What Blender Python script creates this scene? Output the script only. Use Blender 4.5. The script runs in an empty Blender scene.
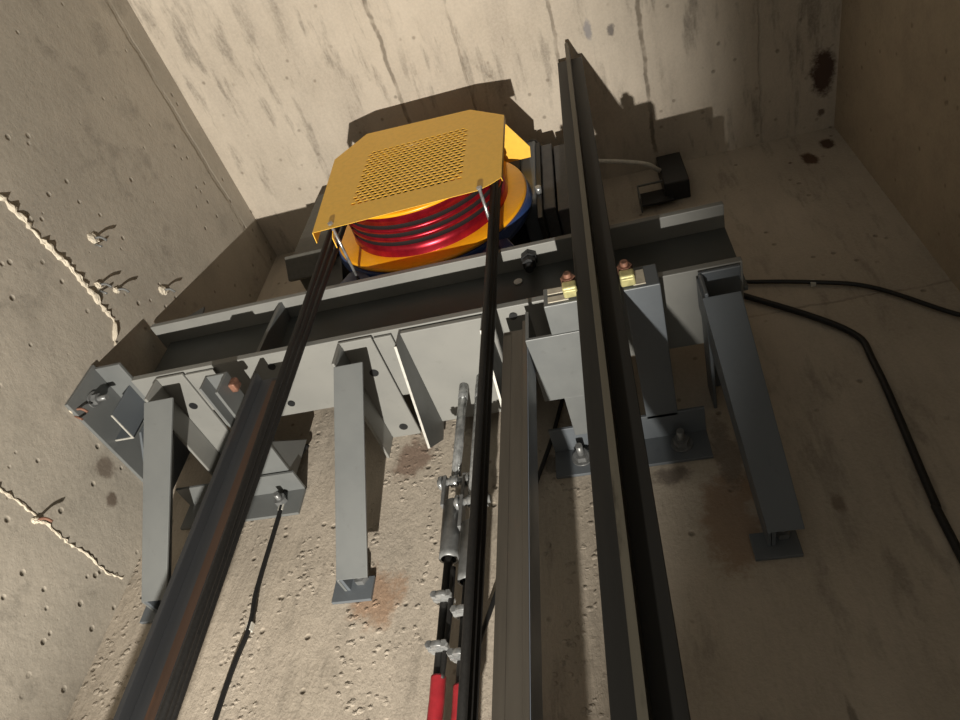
import bpy, bmesh, math, random
from mathutils import Vector, Matrix
random.seed(7)
S = 1.15          # metres per layout unit (camera to back wall = 1 unit)
C = bpy.context.scene.collection
PI = math.pi

# ------------------------------------------------------------ camera
cam_d = bpy.data.cameras.new('camera'); cam = bpy.data.objects.new('camera', cam_d); C.objects.link(cam)
cam.location = (0, -1.0*S, 0); cam.rotation_euler = (2.38429203, -0.04511205, 0.28273992)
cam_d.sensor_width = 36; cam_d.lens = 36*681.4959/960; cam_d.clip_start = .01
bpy.context.scene.camera = cam
# ------------------------------------------------------------ world
w = bpy.data.worlds.new('world'); bpy.context.scene.world = w; w.use_nodes = True
w.node_tree.nodes['Background'].inputs[0].default_value = (1.0, .95, .83, 1)
wt = w.node_tree; wc = wt.nodes.new('ShaderNodeTexCoord'); wsx = wt.nodes.new('ShaderNodeSeparateXYZ'); wm = wt.nodes.new('ShaderNodeMapRange')
wt.links.new(wc.outputs['Generated'], wsx.inputs[0]); wt.links.new(wsx.outputs['Z'], wm.inputs[0]); wt.links.new(wm.outputs[0], wt.nodes['Background'].inputs[1])
wm.inputs[1].default_value = .1; wm.inputs[2].default_value = -.9; wm.inputs[3].default_value = .11; wm.inputs[4].default_value = .33   # the lit shaft below is brighter
# ------------------------------------------------------------ work light standing low in the shaft
ld = bpy.data.lights.new('work_light', 'SPOT'); lo = bpy.data.objects.new('work_light', ld); C.objects.link(lo)
LP = Vector((-.20, -.76, -1.45))*S; LT = Vector((-.78, -.37, 1.3))*S
lo.location = LP; lo.rotation_euler = (LT-LP).to_track_quat('-Z', 'Y').to_euler()
ld.energy = 590; ld.color = (1.0, .94, .84); ld.spot_size = math.radians(45); ld.spot_blend = .7
ld.shadow_soft_size = .012
vs = bpy.context.scene.view_settings
vs.view_transform = 'Standard'; vs.look = 'None'; vs.gamma = 1; vs.use_curve_mapping = False; vs.exposure = 0

# ------------------------------------------------------------ node helpers
class NT:
    def __init__(s, name):
        s.m = bpy.data.materials.new(name); s.m.use_nodes = True; s.t = s.m.node_tree
        s.b = s.t.nodes['Principled BSDF']; s.tc = s.t.nodes.new('ShaderNodeTexCoord')
    def n(s, typ, **k):
        x = s.t.nodes.new(typ)
        for a, v in k.items(): setattr(x, a, v)
        return x
    def put(s, inp, v):
        if isinstance(v, bpy.types.NodeSocket): s.t.links.new(v, inp)
        else: inp.default_value = v
    def math(s, op, a, b=0.0, c=0.0):
        x = s.n('ShaderNodeMath', operation=op); s.put(x.inputs[0], a); s.put(x.inputs[1], b); s.put(x.inputs[2], c); return x.outputs[0]
    def coord(s, sc=(1, 1, 1)):
        x = s.n('ShaderNodeMapping'); s.put(x.inputs[0], s.tc.outputs['Object']); x.inputs['Scale'].default_value = [v/S for v in sc]; return x.outputs[0]
    def noise(s, sc, scale=1.0, detail=4, rough=.6, w=0.0):
        x = s.n('ShaderNodeTexNoise', noise_dimensions='4D'); s.put(x.inputs['Vector'], s.coord(sc)); x.inputs['Scale'].default_value = scale
        x.inputs['Detail'].default_value = detail; x.inputs['Roughness'].default_value = rough; x.inputs['W'].default_value = w; return x.outputs[0]
    def vor(s, sc, scale, rnd=1.0):
        x = s.n('ShaderNodeTexVoronoi'); s.put(x.inputs['Vector'], s.coord(sc)); x.inputs['Scale'].default_value = scale; x.inputs['Randomness'].default_value = rnd; return x.outputs['Distance']
    def ramp(s, v, a, b, lo=0.0, hi=1.0):
        x = s.n('ShaderNodeMapRange', clamp=True, interpolation_type='SMOOTHSTEP'); s.put(x.inputs[0], v)
        x.inputs[1].default_value = a; x.inputs[2].default_value = b; x.inputs[3].default_value = lo; x.inputs[4].default_value = hi; return x.outputs[0]
    def mix(s, f, a, b, mode='MIX'):
        x = s.n('ShaderNodeMix', data_type='RGBA', blend_type=mode); s.put(x.inputs[0], f)
        for i, v in ((6, a), (7, b)):
            if isinstance(v, tuple): v = (*v, 1)
            s.put(x.inputs[i], v)
        return x.outputs[2]
    def bump(s, h, strength, dist):
        x = s.n('ShaderNodeBump'); s.put(x.inputs['Height'], h); x.inputs['Strength'].default_value = strength; x.inputs['Distance'].default_value = dist
        s.put(s.b.inputs['Normal'], x.outputs[0])
    def done(s, col=None, rough=.6, metal=0.0):
        if col is not None:
            if isinstance(col, tuple): col = (*col, 1)
            s.put(s.b.inputs['Base Color'], col)
        s.put(s.b.inputs['Roughness'], rough); s.b.inputs['Metallic'].default_value = metal; return s.m

def concrete(name, base, dark, streak=(1, 1, 1), blotch=.45, seams=(), stains=(), pit=.5, rough_band=None, relief=.6, fine_amt=.35):
    t = NT(name)
    big = t.noise((1, 1, 1), 2.3, 5, .6)
    col = t.mix(t.ramp(big, .3, .7), dark, base)
    st = t.noise(streak, 26, 4, .65, 3.1)
    patch = t.noise((1, 1, 1), 3.4, 3, .6, 7.7)
    m = t.math('MULTIPLY', t.ramp(st, .52, .68), t.ramp(patch, .34, .56))
    mid = t.noise(streak, 11, 5, .7, 6.3); col = t.mix(t.ramp(mid, .42, .68, 0, .45), col, (dark[0]*.78, dark[1]*.78, dark[2]*.80))
    col = t.mix(t.math('MULTIPLY', m, blotch), col, (dark[0]*.42, dark[1]*.42, dark[2]*.42))
    fine = t.noise((1, 1, 1), 160, 3, .7, 1.4)
    col = t.mix(t.ramp(fine, .3, .75, 0, .28), col, (base[0]*1.2, base[1]*1.2, base[2]*1.2))
    vd = t.vor((1, 1, 1), 26)
    pits = t.math('MULTIPLY', t.ramp(vd, .05, .17, 1, 0), t.ramp(t.noise((1, 1, 1), 7, 2, .5, 5), .44, .54))
    col = t.mix(t.math('MULTIPLY', pits, .55), col, (dark[0]*.35, dark[1]*.33, dark[2]*.3))
    sep = t.n('ShaderNodeSeparateXYZ'); t.put(sep.inputs[0], t.coord())
    hsum = t.math('MULTIPLY', pits, -1.4*pit)
    wob = t.noise((1, 1, 1), 9, 4, .7, 2)
    for ax, c0, wd, amt in seams:
        d = t.math('ABSOLUTE', t.math('SUBTRACT', t.math('ADD', sep.outputs[ax], t.math('MULTIPLY', t.math('SUBTRACT', wob, .5), .03)), c0+.0))
        f = t.ramp(d, wd*.3, wd, 1, 0)
        brk = t.ramp(t.noise((1, 1, 1), 14, 3, .6, c0+9), .35, .55, .25, 1)
        f = t.math('MULTIPLY', f, brk)
        col = t.mix(t.math('MULTIPLY', f, amt), col, (dark[0]*.3, dark[1]*.28, dark[2]*.25))
        hsum = t.math('ADD', hsum, t.math('MULTIPLY', f, -1.0))
    for pos, r, sc, c, amt in stains:
        v = t.n('ShaderNodeVectorMath', operation='SUBTRACT'); t.put(v.inputs[0], t.coord()); v.inputs[1].default_value = pos
        v2 = t.n('ShaderNodeVectorMath', operation='MULTIPLY'); t.put(v2.inputs[0], v.outputs[0]); v2.inputs[1].default_value = sc
        v3 = t.n('ShaderNodeVectorMath', operation='LENGTH'); t.put(v3.inputs[0], v2.outputs[0])
        d = t.math('ADD', v3.outputs['Value'], t.math('MULTIPLY', t.math('SUBTRACT', t.noise((1, 1, 1), 16, 5, .75, pos[0]), .5), 2.4*r))
        col = t.mix(t.math('MULTIPLY', t.ramp(d, r*.45, r*1.0, 1, 0), amt), col, c)
    lump = t.noise((1, 1, 1), 38, 5, .7, 4)
    h = t.math('ADD', t.math('MULTIPLY', lump, .9), hsum)
    h = t.math('ADD', h, t.math('MULTIPLY', fine, fine_amt))
    if rough_band:     # coarse, broken concrete where the boards leaked
        ax, a, b, c, d2 = rough_band
        msk = t.math('MULTIPLY', t.ramp(sep.outputs[ax], a, b), t.ramp(sep.outputs[ax], c, d2, 1, 0))
        clump = t.ramp(t.noise((1, 1, .3), 9, 4, .7, 11), .50, .62)
        chips = t.ramp(t.math('ADD', t.vor((1, 1, 1.2), 60), t.math('MULTIPLY', t.noise((1, 1, 1), 45, 5, .75, 8), 1.0)), .62, .86, 1, 0)
        soft = t.math('MULTIPLY', t.noise((1, 1, .2), 22, 6, .7, 2), 3.0)
        cl = t.math('ADD', t.math('MULTIPLY', t.math('MULTIPLY', chips, clump), 3.2), soft); cr = 0.0
        h = t.math('ADD', h, t.math('MULTIPLY', msk, t.math('ADD', cl, t.math('MULTIPLY', cr, .2))))
    t.bump(h, relief, .004*S)
    return t.done(col, .9)

def steel_paint(name, c, rough=.42, mott=.25):
    t = NT(name)
    a = t.noise((1, 1, 1), 9, 5, .65); b = t.noise((1, 1, 1), 60, 3, .6, 3)
    col = t.mix(t.ramp(a, .35, .7, 0, mott), c, (c[0]*1.45, c[1]*1.42, c[2]*1.35))
    col = t.mix(t.ramp(b, .6, .75, 0, mott), col, (c[0]*.6, c[1]*.58, c[2]*.55))
    t.bump(b, .12, .002)
    return t.done(col, t.ramp(a, .3, .7, rough-.08, rough+.12))

def plain(name, c, rough=.5, metal=0.0, nz=0.12, sc=80):
    t = NT(name); a = t.noise((1, 1, 1), sc, 3, .6)
    col = t.mix(t.ramp(a, .35, .7, 0, 1), c, tuple(v*(1-nz*1.6) for v in c))
    return t.done(col, rough, metal)

def raw_rail(name, c, rust, amt):
    t = NT(name); a = t.noise((1, 1, .06), 60, 4, .6); b = t.noise((1, 1, .3), 18, 5, .7, 4)
    col = t.mix(t.ramp(a, .35, .7, 0, .5), c, tuple(v*1.5 for v in c))
    col = t.mix(t.ramp(b, .55, .7, 0, amt), col, rust)
    t.bump(a, .1, .002)
    return t.done(col, .5, .35)

M = {}
WARM = (.50, .43, .335); WARMD = (.40, .345, .265)
M['ceil'] = concrete('ceiling_concrete', (.56, .495, .41), (.42, .365, .295), streak=(1, .22, 1), blotch=.75, pit=.6,
    seams=[(0, -.485, .007, .7), (0, -.062, .006, .6), (0, .145, .007, .75), (0, -.30, .004, .35), (0, .42, .004, .2)],
    stains=[((.572, -.15, 1.78), .035, (1, .45, 1), (.06, .03, .02), .95), ((.075, -.395, 1.78), .012, (1, .6, 1), (.10, .09, .09), .8),
            ((.57, -.05, 1.78), .012, (1, 1, 1), (.07, .035, .02), .8), ((.02, -.41, 1.78), .018, (1.6, .6, 1), (.14, .15, .19), .6)])
M['back'] = concrete('back_wall_concrete', (.51, .445, .365), (.38, .33, .265), streak=(1, 1, .25), blotch=.5, pit=1.0,
    seams=[(2, 1.10, .004, .3)],
    rough_band=(0, -1.3, -1.1, -.25, .15),
    stains=[((.56, 0, 1.70), .022, (1, 1, .6), (.07, .035, .02), .95), ((.505, 0, 1.645), .022, (1, 1, .6), (.08, .04, .02), .95), ((.46, 0, 1.648), .007, (1, 1, 1), (.07, .04, .03), .8),
            ((.10, 0, .63), .07, (1.2, 1, .6), (.22, .12, .06), .6), ((-.50, 0, .56), .055, (1, 1, .8), (.30, .15, .07), .6),
            ((-.47, 0, .86), .05, (1, 1, .8), (.16, .09, .06), .7), ((-.70, 0, 1.30), .08, (1, 1, .8), (.16, .07, .045), .6),
            ((.12, 0, .76), .03, (1, 1, .35), (.10, .08, .07), .6), ((.03, 0, .735), .022, (.5, 1, 1), (.09, .07, .06), .7),
            ((-.19, 0, .79), .02, (1, 1, .5), (.08, .07, .06), .7), ((.07, 0, .30), .012, (1.8, 1, .3), (.1, .08, .07), .7),
            ((.18, 0, .33), .012, (1.8, 1, .3), (.12, .1, .08), .6), ((.26, 0, .64), .014, (1, 1, .6), (.14, .10, .07), .6)])
M['left'] = concrete('left_wall_concrete', (.44, .395, .33), (.33, .30, .25), streak=(1, .5, .5), blotch=.45, pit=1.8, relief=.5, fine_amt=.2,
    seams=[(2, 1.70, .012, .2)],
    stains=[((-1.05, -.175, .80), .03, (1, 1, 1), (.10, .07, .05), .7), ((-1.05, -.13, .76), .02, (1, 1, 1), (.09, .06, .04), .8)])
M['right'] = concrete('right_wall_concrete', (.46, .385, .285), (.36, .30, .22), blotch=.15, pit=.4)
M['spall'] = concrete('chipped_concrete', (.66, .60, .49), (.5, .44, .35), blotch=.1, pit=.8)
M['paint'] = steel_paint('grey_painted_steel', (.125, .132, .132))
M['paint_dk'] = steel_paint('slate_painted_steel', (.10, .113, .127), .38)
M['web_shade'] = steel_paint('shaded_web_steel', (.065, .07, .068), .5)  # beam paint darkened to put the shade above the bottom flange into the web
M['paint_beam'] = steel_paint('light_grey_painted_steel', (.195, .196, .185), .5, .2)
M['edge'] = plain('pale_steel_edge', (.50, .49, .45), .45, .3)  # paler strips along the plate edges
M['rail_l'] = raw_rail('dark_guide_rail_steel', (.05, .052, .056), (.16, .075, .035), .15)
M['rail_shade'] = raw_rail('shaded_flange_steel', (.022, .021, .019), (.05, .04, .03), .2)  # rail steel blackened, shade beside the blade painted into the flange
M['rail_rust'] = raw_rail('rusty_machined_blade', (.075, .045, .032), (.16, .08, .045), .6)
M['rail_t'] = raw_rail('olive_brown_rail_steel', (.036, .034, .028), (.12, .08, .05), .2)
M['rail_tip'] = raw_rail('chipped_primer_rail_edge', (.12, .108, .083), (.03, .024, .018), .9)
M['rail_b'] = raw_rail('brown_rail_steel', (.095, .083, .067), (.20, .11, .07), .35)
M['blue_side'] = steel_paint('blue_grey_painted_steel', (.15, .175, .215), .4)
M['yellow'] = plain('yellow_powder_coat', (.97, .56, .065), .42, 0, .05)
M['orange'] = plain('orange_enamel', (.90, .40, .012), .3, 0, .05)
M['blue'] = plain('dark_blue_enamel', (.03, .065, .20), .3, 0, .1)
M['black'] = plain('black_cast_housing', (.012, .013, .014), .5, 0, .2)
M['groove'] = plain('dark_groove', (.012, .006, .006), .95, 0, .1)  # near-black lining of the sheave grooves
M['boxgrey'] = plain('olive_grey_housing', (.085, .082, .070), .5, 0, .15)
M['dkgrey'] = plain('dark_grey_housing', (.055, .055, .058), .5, 0, .2)
M['rope'] = plain('greased_black_rope', (.010, .009, .008), .62, 0, .4, 300)
M['cable'] = plain('black_cable_sheath', (.010, .010, .010), .5)
M['zinc'] = plain('galvanised_steel', (.42, .43, .43), .25, .6, .3, )
M['zincdk'] = plain('dull_forged_steel', (.20, .205, .205), .38, .35, .2)
M['brass'] = plain('yellow_zinc_plate', (.62, .58, .28), .35, .4, .2)
M['rustbolt'] = plain('rusty_bolt_head', (.24, .115, .075), .6, .2, .4)
M['red'] = plain('red_tape', (.42, .025, .035), .5)
M['white'] = plain('pale_grey_plastic', (.60, .58, .52), .5)
M['lit_slot'] = plain('lit_slot_pale', (.55, .50, .40), .55)  # pale tone paints the bracket slots as if lit
M['disc'] = plain('pale_disc', (.75, .74, .70), .4)
t_ = NT('red_metallic_sheave'); M['sheave'] = t_.done(t_.mix(t_.ramp(t_.noise((1, 1, 1), 40, 3, .6), .3, .7), (.40, .014, .03), (.26, .008, .018)), .3, .7)

# ------------------------------------------------------------ mesh helpers (layout units)
def V(*a): return Vector(a)
def box(bm, x0, x1, y0, y1, z0, z1):
    vs_ = [bm.verts.new((x, y, z)) for z in (z0, z1) for y in (y0, y1) for x in (x0, x1)]
    for f in ((0, 2, 3, 1), (4, 5, 7, 6), (0, 1, 5, 4), (2, 6, 7, 3), (0, 4, 6, 2), (1, 3, 7, 5)): bm.faces.new([vs_[i] for i in f])
def prism(bm, poly, off):
    a = [bm.verts.new(p) for p in poly]; b = [bm.verts.new(Vector(p)+Vector(off)) for p in poly]; n = len(poly)
    bm.faces.new(a); bm.faces.new(list(reversed(b)))
    for i in range(n): bm.faces.new((a[i], b[i], b[(i+1) % n], a[(i+1) % n]))
def frame(d):
    d = Vector(d).normalized(); u = Vector((0, 0, 1)) if abs(d.z) < .9 else Vector((1, 0, 0))
    s = d.cross(u).normalized(); return s, s.cross(d).normalized()
def cyl(bm, p, q, r, n=20, r2=None, caps=True, smooth=True):
    p, q = Vector(p), Vector(q); s, u = frame(q-p); r2 = r if r2 is None else r2; A, B = [], []
    for i in range(n):
        t = 2*PI*i/n; d = s*math.cos(t)+u*math.sin(t); A.append(bm.verts.new(p+d*r)); B.append(bm.verts.new(q+d*r2))
    for i in range(n):
        f = bm.faces.new((A[i], A[(i+1) % n], B[(i+1) % n], B[i])); f.smooth = smooth
    if caps: bm.faces.new(list(reversed(A))); bm.faces.new(B)
def lathe(bm, c, prof, n=96, axis='Y'):
    # prof: (distance along the axis, radius)
    rings = []
    for (h, r) in prof:
        ring = []
        for i in range(n):
            t = 2*PI*i/n
            ring.append(bm.verts.new((c[0]+r*math.cos(t), h, c[2]+r*math.sin(t)) if axis == 'Y' else (c[0]+r*math.cos(t), c[1]+r*math.sin(t), h)))
        rings.append(ring)
    for a, b in zip(rings[:-1], rings[1:]):
        for i in range(n):
            f = bm.faces.new((a[i], a[(i+1) % n], b[(i+1) % n], b[i])); f.smooth = True
    return rings
def tube(bm, pts, r, n=10, smooth_path=True):
    P = [Vector(p) for p in pts]
    if smooth_path and len(P) > 2:
        Q = []
        for i in range(len(P)-1):
            p0 = P[max(i-1, 0)]; p1 = P[i]; p2 = P[i+1]; p3 = P[min(i+2, len(P)-1)]
            for k in range(8):
                t = k/8; Q.append(.5*((2*p1)+(p2-p0)*t+(2*p0-5*p1+4*p2-p3)*t*t+(3*p1-p0-3*p2+p3)*t**3))
        P = Q+[P[-1]]
    prev = None; s = None
    for i, p in enumerate(P):
        d = (P[min(i+1, len(P)-1)]-P[max(i-1, 0)]).normalized()
        if s is None: s, u = frame(d)
        else: s = (s-d*s.dot(d)).normalized()
        u = s.cross(d)
        ring = [bm.verts.new(p+(s*math.cos(2*PI*k/n)+u*math.sin(2*PI*k/n))*r) for k in range(n)]
        if prev:
            for k in range(n):
                f = bm.faces.new((prev[k], prev[(k+1) % n], ring[(k+1) % n], ring[k])); f.smooth = True
        else: bm.faces.new(list(reversed(ring)))
        prev = ring
    bm.faces.new(prev)
def hexnut(bm, c, axis, r, h):
    c = Vector(c); a = Vector(axis).normalized(); cyl(bm, c, c+a*h, r, 6, smooth=False)
def obj(name, bm, mat, parent=None, bevel=0, seg=2, solid=0):
    bmesh.ops.recalc_face_normals(bm, faces=bm.faces)
    bmesh.ops.scale(bm, vec=(S, S, S), verts=bm.verts)
    if parent is None:
        lo_ = Vector((min(v.co.x for v in bm.verts), min(v.co.y for v in bm.verts), min(v.co.z for v in bm.verts)))
        hi_ = Vector((max(v.co.x for v in bm.verts), max(v.co.y for v in bm.verts), max(v.co.z for v in bm.verts)))
        org = Vector(((lo_.x+hi_.x)/2, (lo_.y+hi_.y)/2, lo_.z))
    else:
        org = Vector((0, 0, 0)); p = parent
        while p: org = org+p.location; p = p.parent
    keep = parent is None and name.startswith(('wall', 'ceiling', 'trim'))
    if keep: org = Vector((0, 0, 0))
    bmesh.ops.translate(bm, vec=-org, verts=bm.verts)
    me = bpy.data.meshes.new(name); bm.to_mesh(me); bm.free(); me.materials.append(M[mat])
    o = bpy.data.objects.new(name, me); C.objects.link(o)
    if parent is None: o.location = org
    else: o.parent = parent
    if solid:
        m = o.modifiers.new('solid', 'SOLIDIFY'); m.thickness = solid*S; m.offset = 0
    if bevel:
        m = o.modifiers.new('bevel', 'BEVEL'); m.width = bevel*S; m.segments = seg; m.limit_method = 'ANGLE'; m.angle_limit = math.radians(40)
    return o
def thing(name, label, cat, loc, group=None):
    o = bpy.data.objects.new(name, None); C.objects.link(o); o.location = Vector(loc)*S; o.empty_display_size = .05
    o['label'] = label; o['category'] = cat
    if group: o['group'] = group
    return o
def tag(o, label, cat, group=None):
    o['label'] = label; o['category'] = cat
    if group: o['group'] = group
    return o
def B(): return bmesh.new()
def bx(name, mat, parent, *a, bevel=.0015):
    b = B(); box(b, *a); return obj(name, b, mat, parent, bevel)

# ------------------------------------------------------------ the shaft
XL, XR, H = -1.05, .605, 1.78
def struct(name, mat, *a):
    b = B(); box(b, *a); o = obj(name, b, mat); o['kind'] = 'structure'; return o
struct('wall_back', 'back', XL, XR, 0, .2, -1.2, H)
struct('wall_left', 'left', XL-.2, XL, -2.2, .2, -1.2, H)
struct('wall_right', 'right', XR, XR+.2, -2.2, .2, -1.2, H)
struct('ceiling', 'ceil', XL-.2, XR+.2, -2.2, .2, H, H+.2)

def ridge(name, x, pts, r, seed):      # broken mortar lip left at a formwork joint
    rnd = random.Random(seed); b = B(); prev = None; n = 7
    P = []
    for (a, c) in zip(pts[:-1], pts[1:]):
        L = (Vector(c)-Vector(a)).length; k = max(2, int(L/.006))
        for i in range(k): P.append(Vector(a).lerp(Vector(c), i/k))
    P.append(Vector(pts[-1])); wob = 0
    for i, p in enumerate(P):
        wob = wob*.85+rnd.uniform(-.0022, .0022); rr = r*rnd.uniform(.35, 1.5)*(.25 if rnd.random() < .08 else 1)
        ring = []
        for k in range(n):
            t = PI*k/(n-1); ring.append(b.verts.new((x-.003+(.003+rr*math.sin(t)*rnd.uniform(.7, 1.3)), p.y, p.z+wob+rr*1.1*math.cos(t))))
        if prev:
            for k in range(n-1): b.faces.new((prev[k], prev[k+1], ring[k+1], ring[k]))
        prev = ring
    o = obj(name, b, 'spall'); o['kind'] = 'structure'; return o
ridge('trim_1', XL, [(0, -.75, 1.05), (0, -.64, 1.054), (0, -.51, 1.066), (0, -.40, 1.068), (0, -.34, 1.067), (0, -.305, 1.03)], .0052, 1)
ridge('trim_2', XL, [(0, -.50, .640), (0, -.35, .642), (0, -.20, .636), (0, -.02, .642)], .0026, 2)

# ------------------------------------------------------------ support beam
ZB = .93
beam = thing('support_beam', 'long light grey steel beam carrying the hoist machine across the shaft', 'beam', (-.42, -.2, ZB))
BX0, BX1 = -1.04, .20
bx('bottom_flange', 'paint_beam', beam, -.985, .19, -.276, -.108, ZB+.002, ZB+.016)
bx('web', 'web_shade', beam, BX0+.02, BX1, -.212, -.202, ZB+.014, 1.127)
bx('top_flange', 'paint_beam', beam, BX0, BX1, -.262, -.140, 1.127, 1.140)
for x in (-.72, ):
    b = B(); prism(b, [(x, -.256, 1.127), (x, -.212, 1.127), (x, -.212, ZB+.014), (x, -.262, ZB+.014)], (.008, 0, 0)); obj('stiffener', b, 'paint', beam, .001)
for x, z in ((-.201, 1.085), (-.735, 1.085)):
    b = B(); cyl(b, (x, -.2125, z), (x, -.2155, z), .0085, 24); obj('web_disc', b, 'disc', beam)  # small pale disc on the web
bt = B(); cyl(bt, (-.172, -.240, 1.127), (-.172, -.240, 1.08), .008, 16); hexnut(bt, (-.172, -.240, 1.127), (0, 0, -1), .017, .016); hexnut(bt, (-.172, -.24, 1.109), (0, 0, -1), .0145, .013)
obj('bolt', bt, 'black', beam)
for x, y in ((-.683, -.245), (-.694, -.141), (-.199, -.255)):
    b = B(); cyl(b, (x, y, ZB+.001), (x, y, ZB-.0012), .0075, 20); obj('bolt_hole', b, 'black', beam)
b = B(); prism(b, [(-.985, -.25, 1.140), (-.92, -.25, 1.140), (-.93, -.25, 1.185)], (0, .006, 0)); box(b, -.99, -.88, -.256, -.22, 1.140, 1.146); obj('lug', b, 'paint_dk', beam, .001)
# thin splice plates welded under the flange
for (x0, x1, y0, y1) in ((-.86, -.795, -.270, -.166), (-.46, -.425, -.270, -.118)):
    bx('splice_plate', 'paint_beam', beam, x0, x1, y0, y1, ZB-.006, ZB)

# ------------------------------------------------------------ angle fixing the beam end to the left wall
e = thing('beam_end_bracket', 'dark grey angle bracket bolted to the left wall at the beam end', 'bracket', (-1.0, -.2, .83))
bx('wall_leg', 'paint', e, -1.05, -1.042, -.325, -.06, .835, .945)
bx('top_leg', 'paint', e, -1.042, -.985, -.318, -.06, .937, .945)
b = B(); prism(b, [(-.985, -.200, .937), (-.985, -.06, .937), (-.985, -.06, .79), (-.985, -.13, .79), (-.985, -.200, .86)], (.005, 0, 0)); obj('side_plate', b, 'paint_dk', e, .001)
b = B(); box(b, -1.003, -.999, -.262, -.192, .856, .937); box(b, -1.042, -.999, -.196, -.192, .856, .937); obj('pocket_plate', b, 'paint_dk', e, .0008)
b = B(); box(b, -1.003, -.999, -.262, -.192, .8545, .856); box(b, -1.042, -1.003, -.196, -.192, .8545, .856); obj('pale_edge', b, 'edge', e)
b = B(); cyl(b, (-1.042, -.285, .885), (-1.010, -.285, .885), .0055); hexnut(b, (-1.040, -.285, .885), (1, 0, 0), .0115, .011); cyl(b, (-1.042, -.285, .885), (-1.039, -.285, .885), .016)
obj('anchor_bolt', b, 'zincdk', e)

# ------------------------------------------------------------ knee brackets
def knee(xa0, xa1, t0, t1, b0, b1, label, mat):
    k = thing('support_bracket', label, 'bracket', ((b0+b1)/2, -.03, .57), 'knee brackets under the support beam')
    b = B(); box(b, xa0, xa1, -.275, 0, ZB-.008, ZB-.001); box(b, xa0, xa0+.006, -.275, 0, ZB-.062, ZB-.008)
    obj('arm', b, 'paint_beam' if mat == 'paint' else mat, k, .002)
    # channel brace: front plate and two side plates running down to the wall
    b = B(); th = .005
    prism(b, [(t0, -.268, .868), (t1, -.268, .868), (b1, -.045, .575), (b0, -.045, .575)], (0, th*.8, th*.6))
    for s0, s1, d in ((t0, b0, th),):
        prism(b, [(s0, -.266, .868), (s1, -.043, .575), (s1, -.001, .575), (s1, -.001, .645), (s0, -.205, .922), (s0, -.266, .922 if d > 0 else .868)], (d, 0, 0))
    obj('brace', b, mat, k, .001)
    b = B(); box(b, b0-.022, b1-.006, -.008, -.0005, .556, .600); box(b, b0+.006, b0+.012, -.045, -.008, .575, .60); obj('foot_plate', b, 'paint_dk', k, .001)
    b = B(); cyl(b, ((b0+b1)/2, -.008, .595), ((b0+b1)/2, -.035, .595), .006); hexnut(b, ((b0+b1)/2, -.008, .595), (0, -1, 0), .013, .012); obj('anchor_bolt', b, 'zincdk', k)
    for y in (-.03, -.19):
        b = B(); cyl(b, (xa1-.028, y, ZB-.0085), (xa1-.028, y, ZB-.0095), .009, 20); obj('bolt_hole', b, 'black', k)
    return k
knee(-.925, -.862, -.929, -.865, -.953, -.900, 'grey knee bracket nearest the left wall, lit with a pale curved patch', 'paint')
knee(-.530, -.462, -.528, -.472, -.561, -.503, 'middle grey knee bracket standing left of the rope hitch', 'paint')
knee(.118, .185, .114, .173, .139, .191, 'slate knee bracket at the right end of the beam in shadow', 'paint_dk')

# ------------------------------------------------------------ rope hitch under the beam
h = thing('rope_hitch_frame', 'grey steel rope hitch plate between two pointed side plates under the beam', 'bracket', (-.33, -.15, .82))
bx('hitch_plate', 'paint_beam', h, -.405, -.252, -.274, -.030, ZB-.012, ZB-.002)
for x, d in ((-.405, -.0045), (-.252, .0045)):
    b = B(); prism(b, [(x, -.274, ZB), (x, -.276, .882), (x, -.072, .815), (x, -.012, .885), (x, -.02, ZB)], (d, 0, 0)); obj('side_plate', b, 'paint', h, .001)
    b = B(); prism(b, [(x, -.2770, .8820), (x, -.0735, .8150), (x, -.0730, .8140), (x, -.2770, .8805)], (d, 0, 0)); obj('pale_edge', b, 'edge', h)

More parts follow.
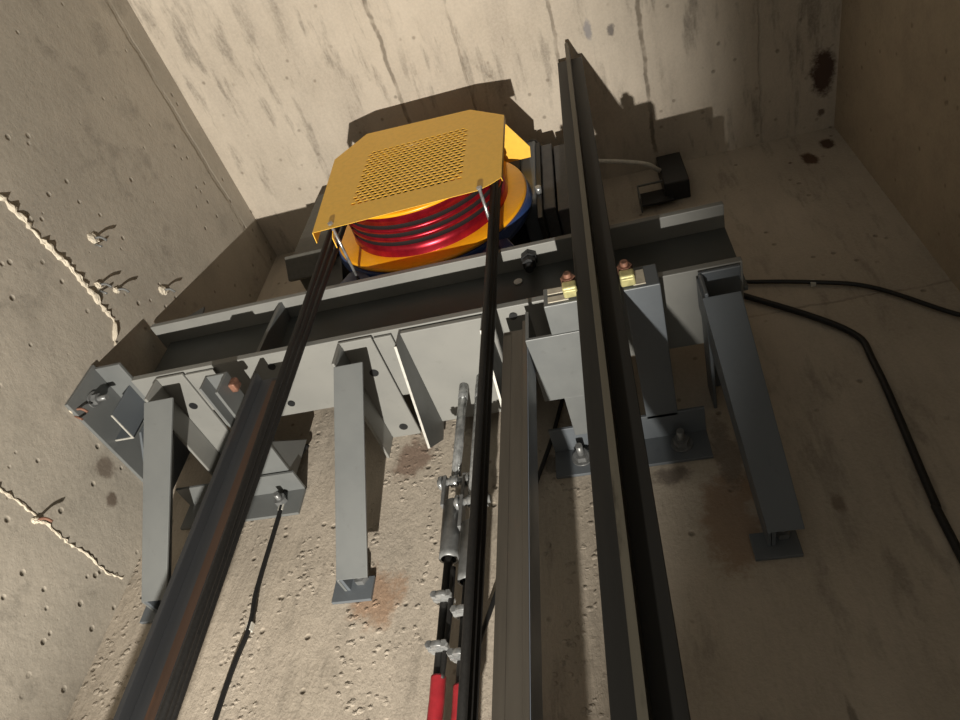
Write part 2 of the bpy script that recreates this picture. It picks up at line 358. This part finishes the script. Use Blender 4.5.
# ------------------------------------------------------------ rope sockets and dead ropes
def socket(x, y, zt, z1, z0, label, rlabel, rz, gz):
    s = thing('rope_socket', label, 'rope socket', (x, y, z0), 'rope sockets under the hitch plate')
    b = B(); cyl(b, (x, y, zt+.03), (x, y, z1-.005), .0085, 14); obj('threaded_rod', b, 'zinc', s)
    b = B(); cyl(b, (x, y, zt-.01), (x, y, zt-.045), .0092, 14); obj('rod_end', b, 'zinc', s)
    b = B(); rings = lathe(b, (x, y, 0), [(z0, .012), (z0, .0155), (z0+.01, .0155), (z1-.055, .017), (z1-.05, .012), (z0+.004, .011)], 24, 'Z')
    obj('wedge_housing', b, 'zincdk', s)
    b = B(); box(b, x-.020, x-.014, y-.010, y+.010, z1-.06, z1); box(b, x+.014, x+.020, y-.010, y+.010, z1-.06, z1); obj('clevis', b, 'zincdk', s, .001)
    b = B(); cyl(b, (x-.030, y-.002, z1-.01), (x+.030, y-.002, z1-.01), .007, 14); cyl(b, (x-.027, y-.002, z1-.01), (x-.021, y-.002, z1-.01), .012, 14); cyl(b, (x+.021, y-.002, z1-.01), (x+.026, y-.002, z1-.01), .012, 14); cyl(b, (x-.007, y-.002, z1-.01), (x+.007, y-.002, z1-.01), .0105, 14); obj('clevis_pin', b, 'zinc', s)
    r = thing('dead_rope', rlabel, 'rope', (x, y, .1), 'dead ropes below the sockets')
    b = B(); tube(b, [(x, y, z0+.02), (x-.001, y, (z0+.2)/2), (x, y, -.3)], .0068); obj('rope_line', b, 'rope', r)
    b = B(); tube(b, [(x+.012, y-.010, z0-.02), (x+.012, y-.01, .44), (x+.006, y-.004, rz-.005)], .004); obj('rope_tail', b, 'rope', r)
    b = B(); tube(b, [(x, y, rz), (x+.0005, y, rz-.03), (x, y, rz-.06), (x, y, rz-.24)], .0105); obj('red_tape', b, 'red', r)['label'] = 'red tape wound round the rope'
    for g in gz:
        b = B(); tube(b, [(x-.012, y-.009, g), (x-.012, y+.004, g), (x, y+.010, g), (x+.012, y+.004, g), (x+.012, y-.009, g)], .0032); cyl(b, (x, y-.010, g-.004), (x, y-.010, g+.004), .0155, 20); box(b, x-.015, x+.015, y-.012, y-.006, g-.005, g+.005)
        hexnut(b, (x-.0105, y-.018, g), (0, -1, 0), .0062, .005); hexnut(b, (x+.0105, y-.018, g), (0, -1, 0), .0062, .005)
        obj('rope_clip', b, 'zinc', r, .001)
socket(-.331, -.12, .925, .70, .545, 'steel wedge socket on the longer visible rod left of the ropes', 'dead rope with two bright clips left of the hoist ropes', .37, (.478, .405))
socket(-.293, -.135, .905, .645, .495, 'steel wedge socket mostly hidden behind the right hoist ropes', 'dead rope half hidden behind the right hoist ropes', .35, (.445, .385))

# ------------------------------------------------------------ hoist machine
mc = (-.405, 0, 1.39)
mch = thing('hoist_machine', 'blue and black gearless hoist machine with red sheave on the beam', 'machine', (-.40, -.15, 1.14))
b = B(); lathe(b, mc, [(-.250, .168), (-.250, .226), (-.247, .230), (-.243, .230), (-.238, .226), (-.238, .0)], 128); obj('brake_disc', b, 'orange', mch)
gr = [(-.250, .188), (-.262, .186)]
for i, y in enumerate((-.282, -.303, -.324)):
    gr += [(y+.0060, .186), (y+.0048, .178), (y, .174), (y-.0048, .178), (y-.0060, .186)]
gr += [(-.348, .186), (-.353, .186), (-.353, .145), (-.33, .140), (-.33, .0)]
b = B(); lathe(b, mc, gr, 128); sh = obj('sheave', b, 'sheave', mch)
for i, y in enumerate((-.282, -.303, -.324)):
    b = B(); lathe(b, mc, [(y+.0054, .1835), (y+.004, .1775), (y, .1755), (y-.004, .1775), (y-.0054, .1835)], 96); obj('rope_groove', b, 'groove', sh)
b = B(); lathe(b, mc, [(-.348, .140), (-.350, .188), (-.354, .196), (-.359, .196), (-.361, .191), (-.361, .142), (-.358, .138), (-.340, .138)], 128); obj('front_flange', b, 'orange', mch)
b = B(); lathe(b, mc, [(-.331, .139), (-.334, .136), (-.334, .05), (-.345, .045), (-.345, .0)], 64); obj('hub', b, 'black', mch)
b = B(); lathe(b, mc, [(-.240, .0), (-.240, .233), (-.222, .238), (-.205, .230), (-.19, .0)], 96)
for x, sx in ((-.545, -1), (-.255, 1)):
    prism(b, [(x, -.236, 1.215), (x+sx*.035, -.236, 1.215), (x+sx*.062, -.236, 1.158), (x+sx*.062, -.236, 1.140), (x-sx*.02, -.236, 1.140), (x-sx*.02, -.236, 1.18)], (0, .10, 0))
obj('end_shield', b, 'blue', mch, .0015)
b = B(); lathe(b, mc, [(-.205, .0), (-.205, .205), (-.03, .205), (-.03, 0)], 96); obj('stator_housing', b, 'black', mch)
b = B(); box(b, -.70, -.10, -.235, -.03, 1.1405, 1.152); obj('base_frame', b, 'black', mch, .002)
b = B(); box(b, -.197, -.158, -.215, -.06, 1.36, 1.68); obj('brake_housing', b, 'paint_dk', mch, .006, 3)
b = B(); box(b, -.147, -.118, -.205, -.06, 1.345, 1.66); box(b, -.115, -.07, -.200, -.06, 1.335, 1.65); obj('brake_coil', b, 'dkgrey', mch, .003, 3)
b = B(); box(b, -.158, -.147, -.215, -.1, 1.30, 1.66); obj('gap_shade', b, 'black', mch, .001)  # solid black fill painting the shade in the gap between brake parts
b = B(); cyl(b, (-.152, -.216, 1.405), (-.152, -.232, 1.405), .007, 12); obj('bolt', b, 'zinc', mch)
b = B(); box(b, -.79, -.66, -.205, -.06, 1.37, 1.70); obj('terminal_box', b, 'boxgrey', mch, .008, 3)
b = B(); prism(b, [(-.79, -.225, 1.365), (-.665, -.225, 1.365), (-.665, -.18, 1.325), (-.79, -.18, 1.325)], (0, .01, .01)); obj('cover_flap', b, 'boxgrey', mch, .001)
b = B(); prism(b, [(-.69, -.19, 1.375), (-.655, -.19, 1.375), (-.60, -.19, 1.16), (-.68, -.19, 1.16)], (0, .12, 0)); obj('side_strut', b, 'black', mch, .002)
b = B(); tube(b, [(-.145, -.17, 1.67), (-.16, -.2, 1.70), (-.19, -.2, 1.69), (-.21, -.17, 1.62)], .004); obj('brake_lead', b, 'dkgrey', mch)

# ------------------------------------------------------------ yellow guard over the sheave
YG = -.385
gd = thing('sheave_guard', 'yellow perforated sheet metal guard in front of the red sheave', 'guard', (-.39, YG, 1.15))
outer = [(-.583, 1.150), (-.238, 1.163), (-.212, 1.176), (-.192, 1.192), (-.192, 1.474), (-.276, 1.553), (-.540, 1.572), (-.604, 1.472)]
X0, X1, Z0, Z1 = -.516, -.272, 1.224, 1.461
nc, nr = 17, 20
b = B()
def loop(pts):
    v = [b.verts.new((x, YG, z)) for x, z in pts]; return v, [b.edges.new((v[i], v[(i+1) % len(v)])) for i in range(len(v))]
_, e1 = loop(outer); _, e2 = loop([(X0, Z0), (X1, Z0), (X1, Z1), (X0, Z1)])
bmesh.ops.triangle_fill(b, edges=e1+e2, use_beauty=True)
bad = [f for f in b.faces if X0 < f.calc_center_median().x < X1 and Z0 < f.calc_center_median().z < Z1]
print('GUARD inner faces', len(bad), len(b.faces)); bmesh.ops.delete(b, geom=bad, context='FACES_ONLY')
cw, chh = (X1-X0)/nc, (Z1-Z0)/nr
for r in range(nr):
    z0 = Z0+r*chh; z1 = z0+chh; off = .5*cw if r % 2 else 0; ncell = nc-1 if r % 2 else nc
    if off:
        for (a, c) in ((X0, X0+off), (X1-off, X1)):
            b.faces.new([b.verts.new((x, YG, z)) for x, z in ((a, z0), (c, z0), (c, z1), (a, z1))])
    for c in range(ncell):
        x0 = X0+off+c*cw; x1 = x0+cw; cx, cz = (x0+x1)/2, (z0+z1)/2
        hw, hh = cw*.37, chh*.34; k = .5
        q = [b.verts.new((x, YG, z)) for x, z in ((x0, z0), (x1, z0), (x1, z1), (x0, z1))]
        o8 = [b.verts.new((cx+sx*hw, YG, cz+sz*hh)) for sx, sz in ((-k, -1), (k, -1), (1, -k), (1, k), (k, 1), (-k, 1), (-1, k), (-1, -k))]
        b.faces.new((q[0], q[1], o8[1], o8[0])); b.faces.new((q[1], o8[2], o8[1])); b.faces.new((q[1], q[2], o8[3], o8[2])); b.faces.new((q[2], o8[4], o8[3]))
        b.faces.new((q[2], q[3], o8[5], o8[4])); b.faces.new((q[3], o8[6], o8[5])); b.faces.new((q[3], q[0], o8[7], o8[6])); b.faces.new((q[0], o8[0], o8[7]))
bmesh.ops.remove_doubles(b, verts=b.verts, dist=1e-5)
obj('perforated_panel', b, 'yellow', gd, solid=.0008)
b = B()
prism(b, [(-.583, YG, 1.150), (-.583, YG+.022, 1.146), (-.604, YG+.022, 1.466), (-.604, YG, 1.472)], (.0015, 0, 0)); obj('side_lip', b, 'yellow', gd)
b = B(); prism(b, [(-.192, YG, 1.192), (-.192, YG+.012, 1.20), (-.192, YG+.012, 1.474), (-.192, YG, 1.474)], (-.0015, 0, 0)); obj('side_lip', b, 'yellow', gd)
b = B(); prism(b, [(-.55, YG+.045, 1.150), (-.548, YG+.02, 1.148), (-.545, YG+.001, 1.18), (-.55, YG+.001, 1.18)], (.002, 0, 0)); obj('corner_tab', b, 'yellow', gd)
b = B(); prism(b, [(-.540, YG+.002, 1.566), (-.276, YG+.002, 1.548), (-.215, -.350, 1.548), (-.162, -.262, 1.548), (-.166, -.236, 1.548), (-.235, -.236, 1.548), (-.56, -.244, 1.562)], (0, 0, .003)); obj('roof_panel', b, 'yellow', gd)
for xr in (-.545, -.234):
    b = B(); cyl(b, (xr, YG-.004, 1.165), (xr, -.236, 1.165), .0032, 12); hexnut(b, (xr, YG-.0015, 1.165), (0, -1, 0), .006, .004); obj('guard_rod', b, 'zinc', gd)

# ------------------------------------------------------------ hoist ropes over the sheave
for i, (y, nm) in enumerate(((-.282, 'nearest the wall'), (-.303, 'in the middle groove'), (-.324, 'nearest the yellow guard'))):
    R = .1845; pts = []
    pts.append(((-.5985, -.5876, -.5765)[i], y, -.3)); pts.append(((-.5985, -.5885, -.578)[i], y, .45))
    for k in range(0, 19):
        a = PI-PI*k/18; pts.append((-.4135+R*math.cos(a), y, 1.39+R*math.sin(a)))
    pts.append(((-.2283, -.2275, -.2265)[i], y, .45)); pts.append(((-.2283, -.2272, -.2258)[i], y, -.3))
    b = B(); tube(b, pts, .0054, 12, False)
    tag(obj('hoist_rope', b, 'rope'), 'black greased hoist rope over the red sheave, the one '+nm, 'rope', 'hoist ropes over the sheave')

# ------------------------------------------------------------ guide rails
cr = thing('guide_rail', 'olive brown tee guide rail running from frame bottom up to the ceiling', 'guide rail', (-.036, -.36, -.3))
ZT = 1.745
b = B(); prism(b, [(-.081, -.366, -.3), (-.012, -.366, -.3), (-.005, -.366, ZT), (-.0655, -.366, ZT)], (0, .010, 0)); obj('flange', b, 'rail_shade', cr, .001)
b = B(); prism(b, [(-.0545, -.3665, -.3), (-.0445, -.3665, -.3), (-.031, -.3665, ZT), (-.040, -.3665, ZT)], (0, -.040, 0)); obj('blade', b, 'rail_t', cr, .0008)
b = B(); prism(b, [(-.0540, -.4067, -.3), (-.0450, -.4067, -.3), (-.0315, -.4067, ZT-.002), (-.0395, -.4067, ZT-.002)], (0, -.0010, 0)); obj('blade_edge', b, 'rail_tip', cr)['label'] = 'chipped pale front edge'
def cw_rail(xf, sgn, zt, label, mats):
    r = thing('guide_rail', label, 'guide rail', (xf, -.25, -.3))
    b = B(); box(b, min(xf, xf+sgn*.008), max(xf, xf+sgn*.008), -.282, -.222, -.3, zt); obj('flange', b, mats[0], r, .001)
    b = B(); box(b, min(xf+sgn*.008, xf+sgn*.045), max(xf+sgn*.008, xf+sgn*.045), -.264, -.246, -.3, zt); obj('blade', b, mats[1], r, .0015)
    b = B(); box(b, min(xf+sgn*.031, xf+sgn*.0452), max(xf+sgn*.031, xf+sgn*.0452), -.2652, -.264, -.3, zt-.01); obj('running_face', b, mats[2], r)
    if mats[3]:
        b = B(); x_ = xf-sgn*.0008; box(b, min(x_, xf), max(x_, xf), -.281, -.223, -.3, zt-.001); obj('painted_side', b, mats[3], r)
    return r
cw_rail(-.684, 1, .875, 'dark steel guide rail with a rust stripe at lower left', ('rail_l', 'rail_l', 'rail_rust', None))
cw_rail(-.168, -1, .880, 'brown guide rail with a blue-grey side right of the ropes', ('rail_b', 'rail_b', 'rail_b', 'blue_side'))

# ------------------------------------------------------------ bracket holding the tall rail and the brown rail
rb = thing('rail_bracket', 'slate bracket with wall angle clamping the tall tee rail', 'bracket', (-.04, -.1, .755))
bx('long_arm', 'paint_dk', rb, -.004, .050, -.355, -.06, .815, .866)
bx('short_arm', 'paint', rb, -.125, -.068, -.353, -.285, .815, .860)
b = B(); box(b, -.168, -.072, -.295, -.150, .812, .818); box(b, -.168, -.162, -.295, -.150, .818, .885); box(b, -.168, -.072, -.156, -.150, .818, .885); obj('channel', b, 'paint', rb, .001)
bx('link_plate', 'paint', rb, -.134, -.098, -.152, -.05, .812, .818)
b = B(); box(b, -.180, .095, -.068, -.002, .815, .821); box(b, -.180, .095, -.008, -.001, .757, .821); obj('wall_angle', b, 'paint_dk', rb, .001)
for x in (-.130, .048):
    b = B(); cyl(b, (x, -.008, .792), (x, -.045, .792), .0065, 14); hexnut(b, (x, -.009, .792), (0, -1, 0), .014, .013); cyl(b, (x, -.008, .792), (x, -.011, .792), .019, 18); obj('anchor_bolt', b, 'zincdk', rb)
for z in (.822, .842):
    b = B(); box(b, -.118, -.086, -.3545, -.353, z, z+.013); obj('lit_slot', b, 'lit_slot', rb)
b = B(); box(b, .012, .030, -.3565, -.355, .822, .856); obj('lit_slot', b, 'lit_slot', rb)
for x, s in ((-.080, 1), (.006, -1)):
    b = B(); box(b, x-.012, x+.010, -.372, -.356, .820, .832); box(b, x-.012, x+.010, -.378, -.370, .818, .836); obj('rail_clip', b, 'brass', rb, .003, 3)
    b = B(); hexnut(b, (x-.002, -.362, .846), (0, -1, 0), .0115, .016); cyl(b, (x-.002, -.355, .846), (x-.002, -.385, .846), .006, 12); obj('clip_bolt', b, 'rustbolt', rb, .001)

# ------------------------------------------------------------ bracket for the dark left rail
lb = thing('rail_bracket', 'grey wall angle with gusset behind the dark left rail', 'bracket', (-.82, -.06, .755))
b = B(); box(b, -.972, -.700, -.062, -.002, .815, .821); box(b, -.972, -.700, -.008, -.001, .757, .821); obj('wall_angle', b, 'paint', lb, .001)
b = B(); prism(b, [(-.80, -.15, .824), (-.712, -.15, .824), (-.712, -.055, .824), (-.80, -.055, .824)], (0, 0, .006)); prism(b, [(-.718, -.15, .826), (-.718, -.03, .826), (-.718, -.03, .93)], (.005, 0, 0)); obj('gusset', b, 'paint', lb, .001)
bx('long_arm', 'paint', lb, -.775, -.735, -.30, -.05, .868, .874)
b = B(); box(b, -.735, -.729, -.30, -.15, .820, .874); box(b, -.775, -.770, -.30, -.05, .838, .874); obj('side_leg', b, 'paint', lb, .001)
b = B(); box(b, -.729, -.716, -.286, -.266, .85, .872); obj('rail_clip', b, 'rustbolt', lb, .003)
b = B(); cyl(b, (-.745, -.008, .79), (-.745, -.035, .79), .006, 12); hexnut(b, (-.745, -.008, .79), (0, -1, 0), .013, .012); obj('anchor_bolt', b, 'zincdk', lb)

# ------------------------------------------------------------ cables
def cable(pts, r, label, mat='cable', cat='cable', clips=()):
    if not clips:
        b = B(); tube(b, pts, r, 10); return tag(obj('cable', b, mat), label, cat)
    t = thing('cable', label, cat, pts[-1]); b = B(); tube(b, pts, r, 10); obj('sheath', b, mat, t)
    for c in clips:
        b = B(); box(b, c[0]-.005, c[0]+.005, -r*2.4, -.0005, c[2]-r*1.6, c[2]+r*1.6); obj('cable_clip', b, 'white', t, .001)
    return t
cable([(.19, -.012, 1.21), (.238, -.008, 1.206), (.368, -.008, 1.163), (.466, -.008, 1.115), (.558, -.01, 1.01), (.597, -.012, .97)], .0045, 'upper black cable curving from beam end to the right wall', clips=[(.372, 0, 1.161)])
cable([(.17, -.02, 1.20), (.229, -.010, 1.163), (.385, -.010, 1.007), (.402, -.010, .902), (.384, -.010, .627), (.381, -.010, .528), (.38, -.010, -.3)], .0062, 'thick black cable bending down the back wall at right')
cable([(-.72, -.012, .93), (-.748, -.008, .863), (-.742, -.008, .774), (-.741, -.008, .6), (-.733, -.008, .524), (-.745, -.008, .378), (-.75, -.008, -.2)], .0048, 'thin black cable on the wall right of the rusty rail', clips=[(-.742, 0, .775), (-.733, 0, .527)])
cable([(-.145, -.01, .975), (-.160, -.008, .946), (-.184, -.008, .852), (-.212, -.008, .766), (-.30, -.008, .50), (-.36, -.008, .30)], .0042, 'thin black cable slanting behind the brown guide rail')
cable([(-.02, -.10, 1.71), (.06, -.10, 1.665), (.11, -.09, 1.645), (.135, -.06, 1.66), (.15, -.03, 1.70)], .006, 'grey conduit reaching the dark box near the ceiling', 'white')
jb = thing('junction_box', 'dark box fixed where ceiling meets back wall behind the tall rail', 'box', (.17, -.04, 1.54))
bx('housing', 'black', jb, .140, .203, -.055, -.001, 1.59, 1.74, bevel=.003)
bx('mounting_plate', 'black', jb, .078, .160, -.02, -.014, 1.57, 1.63)
b = B(); box(b, .074, .078, -.045, -.001, 1.565, 1.63); box(b, .074, .145, -.045, -.041, 1.627, 1.632); obj('bracket', b, 'paint', jb, .0005)

# ------------------------------------------------------------ bits of tie wire and spalls on the left wall
ties = [((-.478, 1.172), 'large pale spalled lump highest on the left wall'), ((-.410, 1.098), 'forked tie wire stub beside the white ridge on left wall'),
        ((-.372, 1.129), 'small white spall with stub between fork and beam'), ((-.277, 1.249), 'pale chip at the shadow edge above the beam end'),
        ((-.250, .632), 'rusty tie stub sticking out over the lower ridge'), ((-.304, .841), 'copper coloured tie stub left of the beam end bracket')]
for i, ((y, z), lab) in enumerate(ties):
    rnd = random.Random(i+3); t = thing('form_tie', lab, 'tie wire', (XL, y, z), 'tie wire stubs on the left wall')
    b = B(); bmesh.ops.create_icosphere(b, subdivisions=3, radius=1, matrix=Matrix.LocRotScale(Vector((XL, y, z)), Matrix.Rotation(.6, 3, 'X').to_quaternion(), Vector((.006, .016 if i in (0, 3) else .009, .011 if i in (0, 3) else .006))))
    for v in b.verts: v.co += Vector((rnd.uniform(-1, 1), rnd.uniform(-1, 1), rnd.uniform(-1, 1)))*.0016
    obj('spall', b, 'spall', t)
    b = B(); tube(b, [(XL-.002, y, z), (XL+.014, y+.003, z+.004), (XL+.024, y+.012, z+.002)], .0026, 8)
    if i in (0, 1, 5): tube(b, [(XL-.002, y+.01, z-.004), (XL+.016, y+.016, z-.012)], .0024, 8)
    obj('wire', b, 'rustbolt' if i > 3 else 'zincdk', t)
